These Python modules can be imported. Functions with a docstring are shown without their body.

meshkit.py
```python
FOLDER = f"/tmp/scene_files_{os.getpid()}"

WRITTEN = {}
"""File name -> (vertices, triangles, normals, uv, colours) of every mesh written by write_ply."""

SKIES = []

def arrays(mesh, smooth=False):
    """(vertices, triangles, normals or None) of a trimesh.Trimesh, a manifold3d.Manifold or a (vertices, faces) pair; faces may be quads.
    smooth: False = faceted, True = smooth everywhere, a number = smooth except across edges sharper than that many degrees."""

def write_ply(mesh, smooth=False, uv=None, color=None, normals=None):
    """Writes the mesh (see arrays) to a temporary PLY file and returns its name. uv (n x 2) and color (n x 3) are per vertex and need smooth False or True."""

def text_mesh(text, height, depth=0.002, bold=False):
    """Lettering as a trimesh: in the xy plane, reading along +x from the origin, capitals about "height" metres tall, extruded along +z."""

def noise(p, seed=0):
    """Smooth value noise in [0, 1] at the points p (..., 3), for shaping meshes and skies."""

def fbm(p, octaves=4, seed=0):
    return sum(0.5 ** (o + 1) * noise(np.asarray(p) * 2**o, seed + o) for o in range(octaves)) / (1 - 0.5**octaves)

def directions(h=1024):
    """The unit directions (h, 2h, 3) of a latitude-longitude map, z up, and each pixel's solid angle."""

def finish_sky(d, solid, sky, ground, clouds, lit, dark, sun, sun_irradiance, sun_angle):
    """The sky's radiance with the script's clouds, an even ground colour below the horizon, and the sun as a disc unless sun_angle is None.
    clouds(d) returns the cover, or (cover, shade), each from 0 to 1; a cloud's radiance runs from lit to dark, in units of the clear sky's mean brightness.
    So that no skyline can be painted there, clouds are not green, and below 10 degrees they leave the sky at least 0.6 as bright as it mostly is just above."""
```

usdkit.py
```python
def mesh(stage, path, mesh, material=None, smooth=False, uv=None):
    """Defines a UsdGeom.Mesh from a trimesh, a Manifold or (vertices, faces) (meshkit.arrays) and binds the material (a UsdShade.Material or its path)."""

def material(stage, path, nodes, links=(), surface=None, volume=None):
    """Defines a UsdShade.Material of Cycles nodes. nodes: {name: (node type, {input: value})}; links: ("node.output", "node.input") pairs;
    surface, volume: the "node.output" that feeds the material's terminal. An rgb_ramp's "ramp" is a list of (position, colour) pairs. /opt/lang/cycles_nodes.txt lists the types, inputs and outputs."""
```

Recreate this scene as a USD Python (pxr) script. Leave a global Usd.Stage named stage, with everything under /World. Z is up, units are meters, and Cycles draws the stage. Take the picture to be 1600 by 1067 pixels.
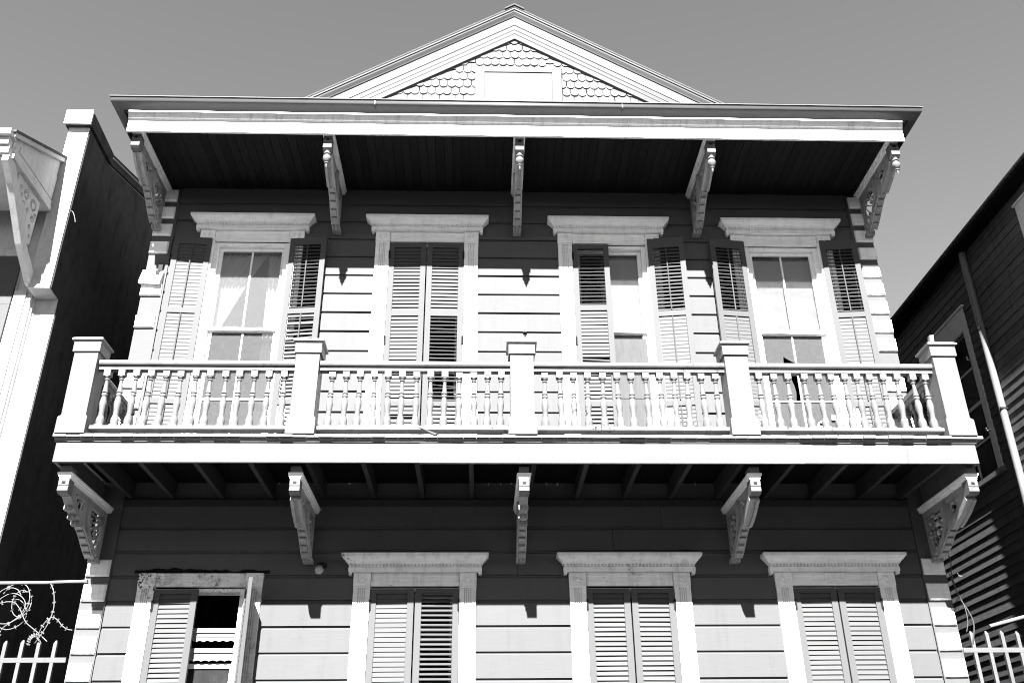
import math, random
import numpy as np, trimesh, usdkit, meshkit
from shapely.geometry import Polygon, Point, box as _box
def sbox(x0, x1, y0, y1): return _box(x0, y0, x1, y1)
from pxr import Usd, UsdGeom, UsdLux, UsdShade, Gf, Sdf

rng = random.Random(11)
stage = Usd.Stage.CreateInMemory()
UsdGeom.SetStageUpAxis(stage, 'Z')
UsdGeom.SetStageMetersPerUnit(stage, 1.0)
stage.SetDefaultPrim(UsdGeom.Xform.Define(stage, '/World').GetPrim())
UsdGeom.Scope.Define(stage, '/World/Looks')

# ---------------------------------------------------------------- camera
cam = UsdGeom.Camera.Define(stage, '/World/camera')
R_ = [(0.999497, -0.030398, -0.009061), (-0.005947, -0.460162, 0.887815), (0.031157, 0.887315, 0.460111)]
EYE = (-0.4061, -9.47198, 1.6)
cam.AddTransformOp().Set(Gf.Matrix4d(*R_[0], 0, *R_[1], 0, *(-a for a in R_[2]), 0, *EYE, 1))
cam.CreateHorizontalApertureAttr(36.0)
cam.CreateVerticalApertureAttr(36.0 * 682 / 1024)
cam.CreateFocalLengthAttr(36.0 * 1475.94 / 1600)
cam.CreateClippingRangeAttr(Gf.Vec2f(0.05, 6000))
EXPOSURE = 2.95
cam.CreateExposureAttr(EXPOSURE)

# ---------------------------------------------------------------- sky and sun (a black-and-white picture through a red filter: the sky's red light only)
SUN = np.array([-0.1, -1.0, 0.855]); SUN /= np.linalg.norm(SUN)
SKY_STRENGTH, SUN_INTENSITY = 0.05, 1.25
sky_m = usdkit.material(stage, '/World/Looks/sky', {
    't': ('sky_texture', {'sky_type': 'single_scattering', 'sun_disc': False, 'sun_elevation': math.asin(SUN[2]), 'sun_rotation': math.atan2(SUN[0], SUN[1]), 'aerosol_density': 0.0}),
    'c': ('separate_color', {}), 'k': ('combine_color', {}), 'b': ('background_shader', {'strength': SKY_STRENGTH})},
    [('t.color', 'c.color'), ('c.r', 'k.r'), ('c.r', 'k.g'), ('c.r', 'k.b'), ('k.color', 'b.color')], surface='b.background')
sky = UsdLux.DomeLight.Define(stage, '/World/sky')
UsdShade.MaterialBindingAPI.Apply(sky.GetPrim()).Bind(sky_m)
sky.GetPrim().SetCustomDataByKey('kind', 'structure')
sun = UsdLux.DistantLight.Define(stage, '/World/sun')
sun.CreateIntensityAttr(SUN_INTENSITY); sun.CreateAngleAttr(0.53); sun.CreateNormalizeAttr(True)
sun.AddTransformOp().Set(Gf.Matrix4d().SetRotate(Gf.Rotation(Gf.Vec3d(0, 0, 1), Gf.Vec3d(*SUN.tolist()))))

# ---------------------------------------------------------------- materials (all grey: the photograph is black and white)
def g3(v): return (v, v, v)

def paint(name, base, chip=0.1, chips=0.0, vary=0.12, rough=0.55, stretch=(1, 1, 6), spec=0.3, bump=0.25, dirt=0.15, rnd=0.1, streak=(5, 5, 0.5)):
    """Weathered paint: broad tone drift, rain streaks, fine brush grain, flaked spots and a small shift from piece to piece."""
    n = {'g': ('geometry', {}), 'o': ('object_info', {}),
         'm1': ('mapping', {'scale': stretch}), 'n1': ('noise_texture', {'scale': 6.0, 'detail': 6.0, 'roughness': 0.6}),
         'r1': ('rgb_ramp', {'ramp': [(0.25, g3(base * (1 - vary))), (0.75, g3(min(0.9, base * (1 + vary))))]}),
         'm2': ('mapping', {'scale': streak}), 'n2': ('noise_texture', {'scale': 3.0, 'detail': 5.0, 'roughness': 0.65}),
         'r2': ('rgb_ramp', {'ramp': [(0.5, g3(1.0)), (0.78, g3(1 - dirt))]}),
         'mx': ('mix', {'mix_type': 'multiply', 'fac': 1.0}),
         'rr': ('rgb_ramp', {'ramp': [(0.0, g3(1 - rnd)), (1.0, g3(1 + rnd))]}),
         'mo': ('mix', {'mix_type': 'multiply', 'fac': 1.0}),
         'n3': ('noise_texture', {'scale': 34.0, 'detail': 8.0, 'roughness': 0.7}),
         'n4': ('noise_texture', {'scale': 2.2, 'detail': 2.0}),
         'ad': ('math', {'math_type': 'multiply_add', 'value2': 0.55}),
         'r3': ('rgb_ramp', {'ramp': [(1.05 - 0.1 * chips, g3(0.0)), (1.075 - 0.1 * chips, g3(1.0))]}),
         'mc': ('mix', {'mix_type': 'mix', 'color2': g3(chip)}),
         'bp': ('bump', {'strength': bump, 'distance': 0.004}),
         'p': ('principled_bsdf', {'roughness': rough, 'specular_ior_level': spec})}
    l = [('g.position', 'm1.vector'), ('m1.vector', 'n1.vector'), ('n1.fac', 'r1.fac'), ('g.position', 'm2.vector'), ('m2.vector', 'n2.vector'), ('n2.fac', 'r2.fac'),
         ('r1.color', 'mx.color1'), ('r2.color', 'mx.color2'), ('o.random', 'rr.fac'), ('mx.color', 'mo.color1'), ('rr.color', 'mo.color2'),
         ('g.position', 'n3.vector'), ('g.position', 'n4.vector'), ('n4.fac', 'ad.value1'), ('n3.fac', 'ad.value3'),
         ('n1.fac', 'bp.height'), ('bp.normal', 'p.normal')]
    if chips > 0:
        l += [('ad.value', 'r3.fac'), ('mo.color', 'mc.color1'), ('r3.color', 'mc.fac'), ('mc.color', 'p.base_color')]
    else:
        for k in ('n3', 'n4', 'ad', 'r3', 'mc'): n.pop(k)
        l = [x for x in l if not any(e.split('.')[0] in ('n3', 'n4', 'ad', 'r3', 'mc') for e in x)] + [('mo.color', 'p.base_color')]
    return usdkit.material(stage, '/World/Looks/' + name, n, l, surface='p.BSDF')

WHITE = paint('white_trim_paint', 0.72, chip=0.16, chips=0.42, dirt=0.22, rnd=0.05)
WHITE_WORN = paint('worn_white_paint', 0.66, chip=0.12, chips=0.95, dirt=0.4, rnd=0.08)
SIDING = paint('tinted_board_paint', 0.052, chip=0.02, chips=0.75, vary=0.08, dirt=0.16, rnd=0.035, stretch=(0.8, 6, 14), spec=0.5, rough=0.73, bump=0.1)
SHUTTER = paint('tinted_shutter_paint', 0.044, chip=0.04, chips=0.45, vary=0.05, dirt=0.1, rnd=0.06, stretch=(2, 4, 4), spec=0.5, rough=0.73, bump=0.1)
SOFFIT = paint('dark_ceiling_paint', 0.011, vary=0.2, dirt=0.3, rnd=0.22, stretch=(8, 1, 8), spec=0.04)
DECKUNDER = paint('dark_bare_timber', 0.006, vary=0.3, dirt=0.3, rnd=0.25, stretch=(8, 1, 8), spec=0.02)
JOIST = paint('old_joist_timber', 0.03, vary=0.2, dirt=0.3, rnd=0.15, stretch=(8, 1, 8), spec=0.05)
GUTTER = paint('grey_gutter_metal', 0.062, vary=0.08, dirt=0.15, rough=0.45, spec=0.2, stretch=(1, 5, 5), rnd=0.0, streak=(2, 2, 2))
ROOF = paint('roof_shingle', 0.06, vary=0.3, rough=0.9, stretch=(6, 6, 6))
BRACKET = paint('bracket_paint', 0.24, chip=0.08, chips=0.6, dirt=0.4, rnd=0.06, spec=0.1)
RAKE = paint('raking_board_paint', 0.064, chip=0.05, chips=0.1, vary=0.05, dirt=0.12, rnd=0.05, stretch=(1, 4, 4), spec=0.1)
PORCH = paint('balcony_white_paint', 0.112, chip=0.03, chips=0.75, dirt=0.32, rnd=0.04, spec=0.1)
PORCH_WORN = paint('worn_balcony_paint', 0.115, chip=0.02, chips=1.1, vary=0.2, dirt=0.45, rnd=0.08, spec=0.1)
DECK = paint('porch_floor_paint', 0.14, chip=0.03, chips=0.6, vary=0.2, dirt=0.3, rnd=0.15, stretch=(8, 1, 8))
GABLE = paint('white_shingle_paint', 0.105, chip=0.2, chips=0.2, dirt=0.1, rnd=0.06, spec=0.05)
DARKWOOD = paint('charred_dark_wood', 0.006, vary=0.5, dirt=0.4, rough=0.8, stretch=(1, 6, 6), spec=0.03)
IRON = paint('black_iron', 0.012, vary=0.3, rough=0.5, spec=0.1)
BURNT = paint('stained_white_paint', 0.64, chip=0.03, chips=1.5, dirt=0.75, rnd=0.02, streak=(4, 4, 4))
GATE = paint('painted_gate_steel', 0.085, chip=0.06, chips=0.3, rough=0.45)
WIRE = paint('galvanised_wire', 0.12, rough=0.4, vary=0.2)
CABLE = paint('dark_cable', 0.05, rough=0.6)
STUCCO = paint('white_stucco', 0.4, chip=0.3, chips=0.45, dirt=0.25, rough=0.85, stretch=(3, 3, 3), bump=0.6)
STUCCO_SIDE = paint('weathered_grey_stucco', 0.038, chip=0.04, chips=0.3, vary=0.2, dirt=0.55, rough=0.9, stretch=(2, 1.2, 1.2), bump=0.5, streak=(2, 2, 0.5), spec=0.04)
NEIGHBOUR_TRIM = paint('neighbour_trim_paint', 0.42, chip=0.2, chips=0.5, dirt=0.3)
DARK_BOARD = paint('weathered_dark_boards', 0.072, chip=0.06, chips=0.5, vary=0.3, dirt=0.4, rough=0.8, rnd=0.16, stretch=(6, 1, 14), bump=0.6, spec=0.06)
DARK_TRIM = paint('dark_window_trim', 0.5, vary=0.15, dirt=0.2, spec=0.1)
PIPE = paint('painted_downpipe', 0.13, dirt=0.2, rough=0.4, vary=0.06, spec=0.1)
FAR_WALL = paint('street_house_paint', 0.13, vary=0.2, dirt=0.2, rough=0.8)
INTERIOR = paint('dim_interior', 0.03, rough=0.9)
BLIND = paint('old_window_blind', 0.16, vary=0.12, dirt=0.2, rough=0.9, stretch=(1, 1, 5), rnd=0.0)
PLY = paint('weathered_plywood', 0.06, chip=0.05, chips=0.2, vary=0.14, dirt=0.15, rough=0.9, stretch=(6, 6, 1.2), rnd=0.0)
ASPHALT = paint('asphalt', 0.032, vary=0.2, rough=0.9, stretch=(8, 8, 8))
CONCRETE = paint('old_concrete', 0.05, vary=0.2, rough=0.9, stretch=(3, 3, 3))
LACE = paint('scalloped_valance', 0.20, vary=0.1, rough=0.9, rnd=0.0)
BULB = usdkit.material(stage, '/World/Looks/lamp_glass', {'p': ('principled_bsdf', {'base_color': g3(0.3), 'roughness': 0.3})}, surface='p.BSDF')

def pane_material(name, dust, tone, scale=9.0):
    """Window glass: clear with a mirror sheen, under a film of dust."""
    return usdkit.material(stage, '/World/Looks/' + name, {
        'g': ('geometry', {}), 'n': ('noise_texture', {'scale': scale, 'detail': 8.0, 'roughness': 0.72}),
        'r': ('rgb_ramp', {'ramp': [(0.3, g3(dust * 0.6)), (0.7, g3(dust * 1.35))]}),
        't': ('transparent_bsdf', {'color': g3(0.9)}), 'y': ('glossy_bsdf', {'roughness': 0.03, 'color': g3(0.9)}), 'f': ('fresnel', {'IOR': 1.45}),
        'm': ('mix_closure', {}), 'd': ('principled_bsdf', {'base_color': g3(tone), 'roughness': 1.0, 'specular_ior_level': 0.0}), 'k': ('mix_closure', {})},
        [('g.position', 'n.vector'), ('n.fac', 'r.fac'), ('f.fac', 'm.fac'), ('t.BSDF', 'm.closure1'), ('y.BSDF', 'm.closure2'),
         ('r.color', 'k.fac'), ('m.closure', 'k.closure1'), ('d.BSDF', 'k.closure2')], surface='k.closure')

PANE = pane_material('window_glass', 0.078, 0.5, 70.0)
PANE_DUSTY = pane_material('dusty_window_glass', 0.5, 0.085, 60.0)
PANE_DARK = pane_material('dark_window_glass', 0.03, 0.4)
SHEER = usdkit.material(stage, '/World/Looks/sheer_curtain', {
    'd': ('principled_bsdf', {'base_color': g3(0.6), 'roughness': 1.0, 'specular_ior_level': 0.0}), 'l': ('translucent_bsdf', {'color': g3(0.4)}),
    't': ('transparent_bsdf', {}), 'a': ('mix_closure', {'fac': 0.4}), 'b': ('mix_closure', {'fac': 0.2})},
    [('d.BSDF', 'a.closure1'), ('l.BSDF', 'a.closure2'), ('a.closure', 'b.closure1'), ('t.BSDF', 'b.closure2')], surface='b.closure')

# ---------------------------------------------------------------- helpers
_used = {}
def name_of(parent, name):
    k = _used.get((parent, name), 0); _used[(parent, name)] = k + 1
    return f'{parent}/{name}' + (f'_{k:03d}' if k else '')

def tag(path, label=None, cat=None, group=None, kind=None):
    p = stage.GetPrimAtPath(path)
    for k, v in (('label', label), ('category', cat), ('group', group), ('kind', kind)):
        if v: p.SetCustomDataByKey(k, v)
    return path

def put(parent, name, mesh, mat, smooth=False, label=None, kind=None, cat=None, group=None):
    path = name_of(parent, name)
    usdkit.mesh(stage, path, mesh, mat, smooth=smooth)
    return tag(path, label, cat, group, kind)

def thing(name, label, cat, group=None, loc=(0, 0, 0)):
    path = name_of('/World', name)
    UsdGeom.Xform.Define(stage, path).AddTranslateOp().Set(Gf.Vec3d(*loc))
    return tag(path, label, cat, group)

cat_ = trimesh.util.concatenate
def B(x0, x1, y0, y1, z0, z1):
    b = trimesh.creation.box((x1 - x0, y1 - y0, z1 - z0)); b.apply_translation(((x0 + x1) / 2, (y0 + y1) / 2, (z0 + z1) / 2)); return b

def _ext(poly, h):
    if not hasattr(poly, 'geoms') and not isinstance(poly, Polygon): poly = Polygon(poly)
    return cat_([trimesh.creation.extrude_polygon(p, h, engine='earcut') for p in getattr(poly, 'geoms', [poly]) if p.area > 1e-9])

def EX(yz, x0, x1):
    m = _ext(yz, x1 - x0); T = np.eye(4); T[:3, :3] = [[0, 0, 1], [1, 0, 0], [0, 1, 0]]; T[0, 3] = x0; m.apply_transform(T); return m
def EY(xz, y0, y1):
    m = _ext(xz, y1 - y0); T = np.eye(4); T[:3, :3] = [[1, 0, 0], [0, 0, -1], [0, 1, 0]]; T[1, 3] = y1; m.apply_transform(T); return m
def EZ(xy, z0, z1):
    m = _ext(xy, z1 - z0); m.apply_translation((0, 0, z0)); return m

def LATHE(prof, c, n=14):
    """prof: (radius, z) from bottom to top, about a vertical axis through c."""
    m = trimesh.creation.revolve(np.array(prof, float), sections=n); m.apply_translation(c); return m

def TUBE(pts, r, n=6, closed_ends=True):
    p = np.asarray(pts, float); t = np.gradient(p, axis=0); t /= np.linalg.norm(t, axis=1, keepdims=True) + 1e-12
    a = np.cross(t, np.where(np.abs(t[:, 2:]) < 0.9, [0, 0, 1.0], [1.0, 0, 0])); a /= np.linalg.norm(a, axis=1, keepdims=True) + 1e-12
    b = np.cross(t, a); ang = np.arange(n) * 2 * np.pi / n
    rr = np.broadcast_to(r, (len(p),))[:, None, None]
    v = (p[:, None] + rr * (np.cos(ang)[None, :, None] * a[:, None] + np.sin(ang)[None, :, None] * b[:, None])).reshape(-1, 3)
    f = []
    for i in range(len(p) - 1):
        for j in range(n):
            k = (j + 1) % n; f += [(i * n + j, i * n + k, (i + 1) * n + k), (i * n + j, (i + 1) * n + k, (i + 1) * n + j)]
    for e, fl in ((0, True), (len(p) - 1, False)):
        for j in range(1, n - 1): f.append((e * n, e * n + j + 1, e * n + j) if fl else (e * n, e * n + j, e * n + j + 1))
    return trimesh.Trimesh(v, f, process=False)

def FRUST(a, b):
    """Block between two rectangles a and b = (x0, x1, z0, z1, y)."""
    v = [(q[i], q[4], q[j]) for q in (a, b) for i, j in ((0, 2), (1, 2), (1, 3), (0, 3))]
    return trimesh.convex.convex_hull(np.array(v))
def HULL(pts): return trimesh.convex.convex_hull(np.array(pts, float))

def ball(c, r, sub=1, s=(1, 1, 1)):
    m = trimesh.creation.icosphere(subdivisions=sub, radius=r); m.apply_scale(s); m.apply_translation(c); return m

def rot(m, ang, axis, about):
    m.apply_transform(trimesh.transformations.rotation_matrix(ang, axis, about)); return m

def smooth_path(pts, n=40):
    """Catmull-Rom through the points."""
    p = np.asarray(pts, float); p = np.vstack([2 * p[0] - p[1], p, 2 * p[-1] - p[-2]]); out = []
    m = len(p) - 3
    for i in range(m):
        for t in np.linspace(0, 1, max(2, n // m), endpoint=(i == m - 1)):
            a, b, c, d = p[i:i + 4]
            out.append(0.5 * (2 * b + (c - a) * t + (2 * a - 5 * b + 4 * c - d) * t * t + (3 * b - a - 3 * c + d) * t ** 3))
    return np.array(out)

# ================================================================ ground
put('/World', 'ground', B(-1500, 1500, -1500, 1500, -0.3, 0.0), ASPHALT, kind='structure')
put('/World', 'pavement', B(-60, 60, -4.2, -0.9, 0.004, 0.14), CONCRETE, kind='structure')

# ================================================================ the main house
HOUSE = thing('wooden_house', 'two storey white trimmed wooden house with shingled gable and balcony across its front', 'house')
WX = 4.30                                   # half width of the front wall
UP_C, LO_C = (-3.13, -1.07, 1.09, 3.17), (-3.165, -1.06, 1.077, 3.15)
HW, OW = 0.605, 0.44                        # half width over the pilasters, half width of the opening
UZ0, UZ1, LZ0, LZ1 = 4.90, 7.80, 1.15, 3.75

# ---- core walls with their openings
def front_core():
    p = sbox(-4.26, 4.26, 0.55, 9.3)
    for c in UP_C: p = p.difference(sbox(c - OW, c + OW, UZ0, UZ1))
    for c in LO_C: p = p.difference(sbox(c - OW, c + OW, LZ0, LZ1))
    return EY(p, 0.0, 0.16)
WALL = put(HOUSE, 'wall', front_core(), SIDING)
put(HOUSE, 'side_wall', B(-4.27, -4.11, 0.162, 12, 0.55, 8.72), SIDING)
put(HOUSE, 'side_wall', B(4.11, 4.27, 0.162, 12, 0.55, 8.72), SIDING)
put(HOUSE, 'rear_wall', B(-4.10, 4.10, 11.8, 12, 0.55, 8.72), SIDING)
put(HOUSE, 'interior', cat_([B(-4.08, 4.08, 3.6, 3.7, 0.7, 8.6), B(-4.08, 4.08, 0.17, 3.58, 4.55, 4.8), B(-4.08, 4.08, 0.17, 3.58, 0.6, 0.7), B(-4.08, 4.08, 0.17, 3.58, 8.3, 8.4),
                           B(-0.06, 0.06, 0.17, 3.58, 0.72, 4.53), B(-0.06, 0.06, 0.17, 3.58, 4.82, 8.28), B(-2.2, -2.1, 0.17, 3.58, 0.72, 4.53), B(2.1, 2.2, 0.17, 3.58, 0.72, 4.53)]), INTERIOR)
put(HOUSE, 'foundation', B(-4.2, 4.2, 0.03, 11.9, -0.1, 0.55), CONCRETE)

# ---- cove siding boards
def board(x0, x1, z0, h):
    f = 0.024 + rng.uniform(-0.002, 0.003)
    j = rng.uniform(-0.0015, 0.0015)
    yz = [(-0.001, z0), (-f, z0 + 0.001), (-f, z0 + h - 0.034), (-f * 0.55, z0 + h - 0.030), (-0.0055, z0 + h - 0.018), (-0.005, z0 + h - 0.001), (-0.001, z0 + h - 0.001)]
    m = EX([(y, z + j) for y, z in yz], x0, x1)
    return rot(m, rng.uniform(-0.0006, 0.0006), (0, 1, 0), ((x0 + x1) / 2, 0, z0))

def siding(rows, h, wins, xa, xb):
    for z in rows:
        cuts = []
        for (x0, x1, za, zb) in wins:
            ov = min(z + h, zb) - max(z, za)
            if ov > 0.25 * h: cuts.append((x0, x1))
        cuts.sort(); x = xa; segs = []
        for a, b in cuts + [(xb, xb)]:
            if a - x > 0.03: segs.append((x, a))
            x = max(x, b)
        for a, b in segs:
            n = 1 if b - a < 3.2 else 2
            edges = [a] + ([a + (b - a) * rng.uniform(0.3, 0.7)] if n == 2 else []) + [b]
            for p, q in zip(edges, edges[1:]):
                put(WALL, 'siding_board', board(p + 0.002, q - 0.002, z, h), SIDING)
uw = [(c - HW, c + HW, 4.6, 7.94) for c in UP_C]
lw = [(c - HW, c + HW, 0.9, 3.90) for c in LO_C]
siding([4.90 + 0.2467 * k for k in range(15)], 0.2467, uw, -4.055, 4.055)
siding([2.157 + 0.2457 * k for k in range(10)], 0.2457, lw, -4.055, 4.055)
put(WALL, 'lower_boards', cat_([board(-4.055, 4.055, 0.65 + 0.25 * k, 0.25) for k in range(2)] +
                               [board(a, b, 1.15 + 0.2515 * k, 0.2515) for k in range(4) for a, b in ((-4.055, -3.775), (-2.555, -1.67), (-0.45, 0.468), (1.687, 2.54), (3.76, 4.055))]), SIDING, kind='stuff')

# ---- corner boards with quoins
def quoin(cx, z0, w=0.222, h=0.165, t=0.032, tilt=0.0):
    x0, x1, z1 = cx - w / 2, cx + w / 2, z0 + h; e = 0.012
    m = FRUST((x0, x1, z0, z1, -0.037), (x0 + e, x1 - e, z0 + e, z1 - e, -0.037 - t))
    m = cat_([FRUST((x0, x1, z0, z1, -0.036), (x0, x1, z0, z1, -0.050)), FRUST((x0, x1, z0, z1, -0.051), (x0 + e, x1 - e, z0 + e, z1 - e, -0.051 - t + 0.014))])
    return rot(m, tilt, (0, 1, 0), (cx, 0, z0))
for s in (-1, 1):
    cb = put(HOUSE, 'corner_board', B(min(s * 4.058, s * 4.30), max(s * 4.058, s * 4.30), -0.036, 0.0, 0.56, 8.54), SIDING)
    for k in range(14):
        z = 2.88 - 0.245 * 0 + 0.2455 * k - 0.0
        if z > 4.0: break
        put(cb, 'quoin', quoin(s * 4.180, z + 0.004 * rng.uniform(-1, 1), tilt=rng.uniform(-.012, .012)), WHITE)
    for k in range(6): put(cb, 'quoin', quoin(s * 4.18, 2.88 - 0.2455 * (k + 1)), WHITE)
    for k in range(14):
        z = 5.16 + 0.2455 * k
        if s == -1 and k in (4, 5, 7, 8, 9): continue
        if s == 1 and k in (4,): continue
        put(cb, 'quoin', quoin(s * 4.196, z, w=0.216, tilt=rng.uniform(-.015, .015)), WHITE)
    if s == -1:
        m = HULL([(x_, y_, z_) for x_ in (-4.325, -4.085) for y_, z_ in ((-0.037, 7.36), (-0.07, 7.37), (-0.037, 7.19), (-0.120, 7.185), (-0.114, 7.17))]); m = rot(m, 0.05, (0, 1, 0), (-4.2, 0, 7.25))
        put(cb, 'quoin', m, WHITE, label='loose quoin block tipped outward from the corner')
        put(cb, 'quoin', quoin(-4.195, 7.045, w=0.235, h=0.15), WHITE)
        put(cb, 'hook', cat_([B(-4.15, -4.10, -0.075, -0.037, 7.33, 7.47), B(-4.16, -4.12, -0.10, -0.037, 7.30, 7.35)]), IRON)

# ---- window surrounds
def crown_hood(c, top, w=1.454):
    h = w / 2
    parts = [B(c - h, c + h, -0.165, -0.001, top - 0.030, top),
             FRUST((c - h + 0.004, c + h - 0.004, top - 0.032, top - 0.0301, -0.162), (c - h + 0.004, c + h - 0.004, top - 0.032, top - 0.0301, -0.001))]
    # crown: a cyma in three mitred slices
    prof = [(0.158, 0.030, 0.0), (0.140, 0.055, 0.018), (0.118, 0.075, 0.040), (0.104, 0.100, 0.056)]
    for (y0, d0, i0), (y1, d1, i1) in zip(prof, prof[1:]):
        pts = []
        for y, d, i in ((y0, d0, i0), (y1, d1, i1)):
            for sx in (-1, 1):
                pts += [(c + sx * (h - 0.006 - i), -y, top - d), (c + sx * (h - 0.006 - i), -0.001, top - d)]
        parts.append(HULL(pts))
    b = h - 0.070
    parts += [B(c - b, c + b, -0.088, -0.001, top - 0.128, top - 0.1005), B(c - b - 0.004, c + b + 0.004, -0.094, -0.001, top - 0.172, top - 0.1285)]
    for sx in (-1, 1): parts.append(B(min(c + sx * b, c + sx * (b - 0.03)), max(c + sx * b, c + sx * (b - 0.03)), -0.086, -0.001, top - 0.195, top - 0.1725))
    return cat_(parts), b
def dentils(c, b, top):
    n = 38; st = 2 * b / n
    return cat_([B(c - b + (k + 0.5) * st - st * 0.25, c - b + (k + 0.5) * st + st * 0.25, -0.108, -0.0885, top - 0.124, top - 0.1015) for k in range(n)])

def fluted(x0, x1, y0, y1):
    """Plan outline of a board with four flutes in its outer face."""
    p = sbox(x0, x1, y0, y1); w = x1 - x0; c = (x0 + x1) / 2
    for k in range(4):
        f = c + (k - 1.5) * w * 0.125
        p = p.difference(Polygon([(f - w * 0.045, y0 - 0.01), (f + w * 0.045, y0 - 0.01), (f + w * 0.02, y0 + 0.012), (f - w * 0.02, y0 + 0.012)]))
    return p
def rosette(c, y, z, r):
    m = trimesh.creation.revolve(np.array([(0, 0.020), (r * 0.28, 0.016), (r * 0.40, 0.004), (r * 0.62, -0.004), (r * 0.80, 0.001), (r * 0.92, 0.009), (r, 0.0), (r, -0.004)]), sections=20)
    T = np.eye(4); T[:3, :3] = [[1, 0, 0], [0, 0, -1], [0, 1, 0]]; m.apply_transform(T); m.apply_translation((c, y, z))
    m.fix_normals(); return m

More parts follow.
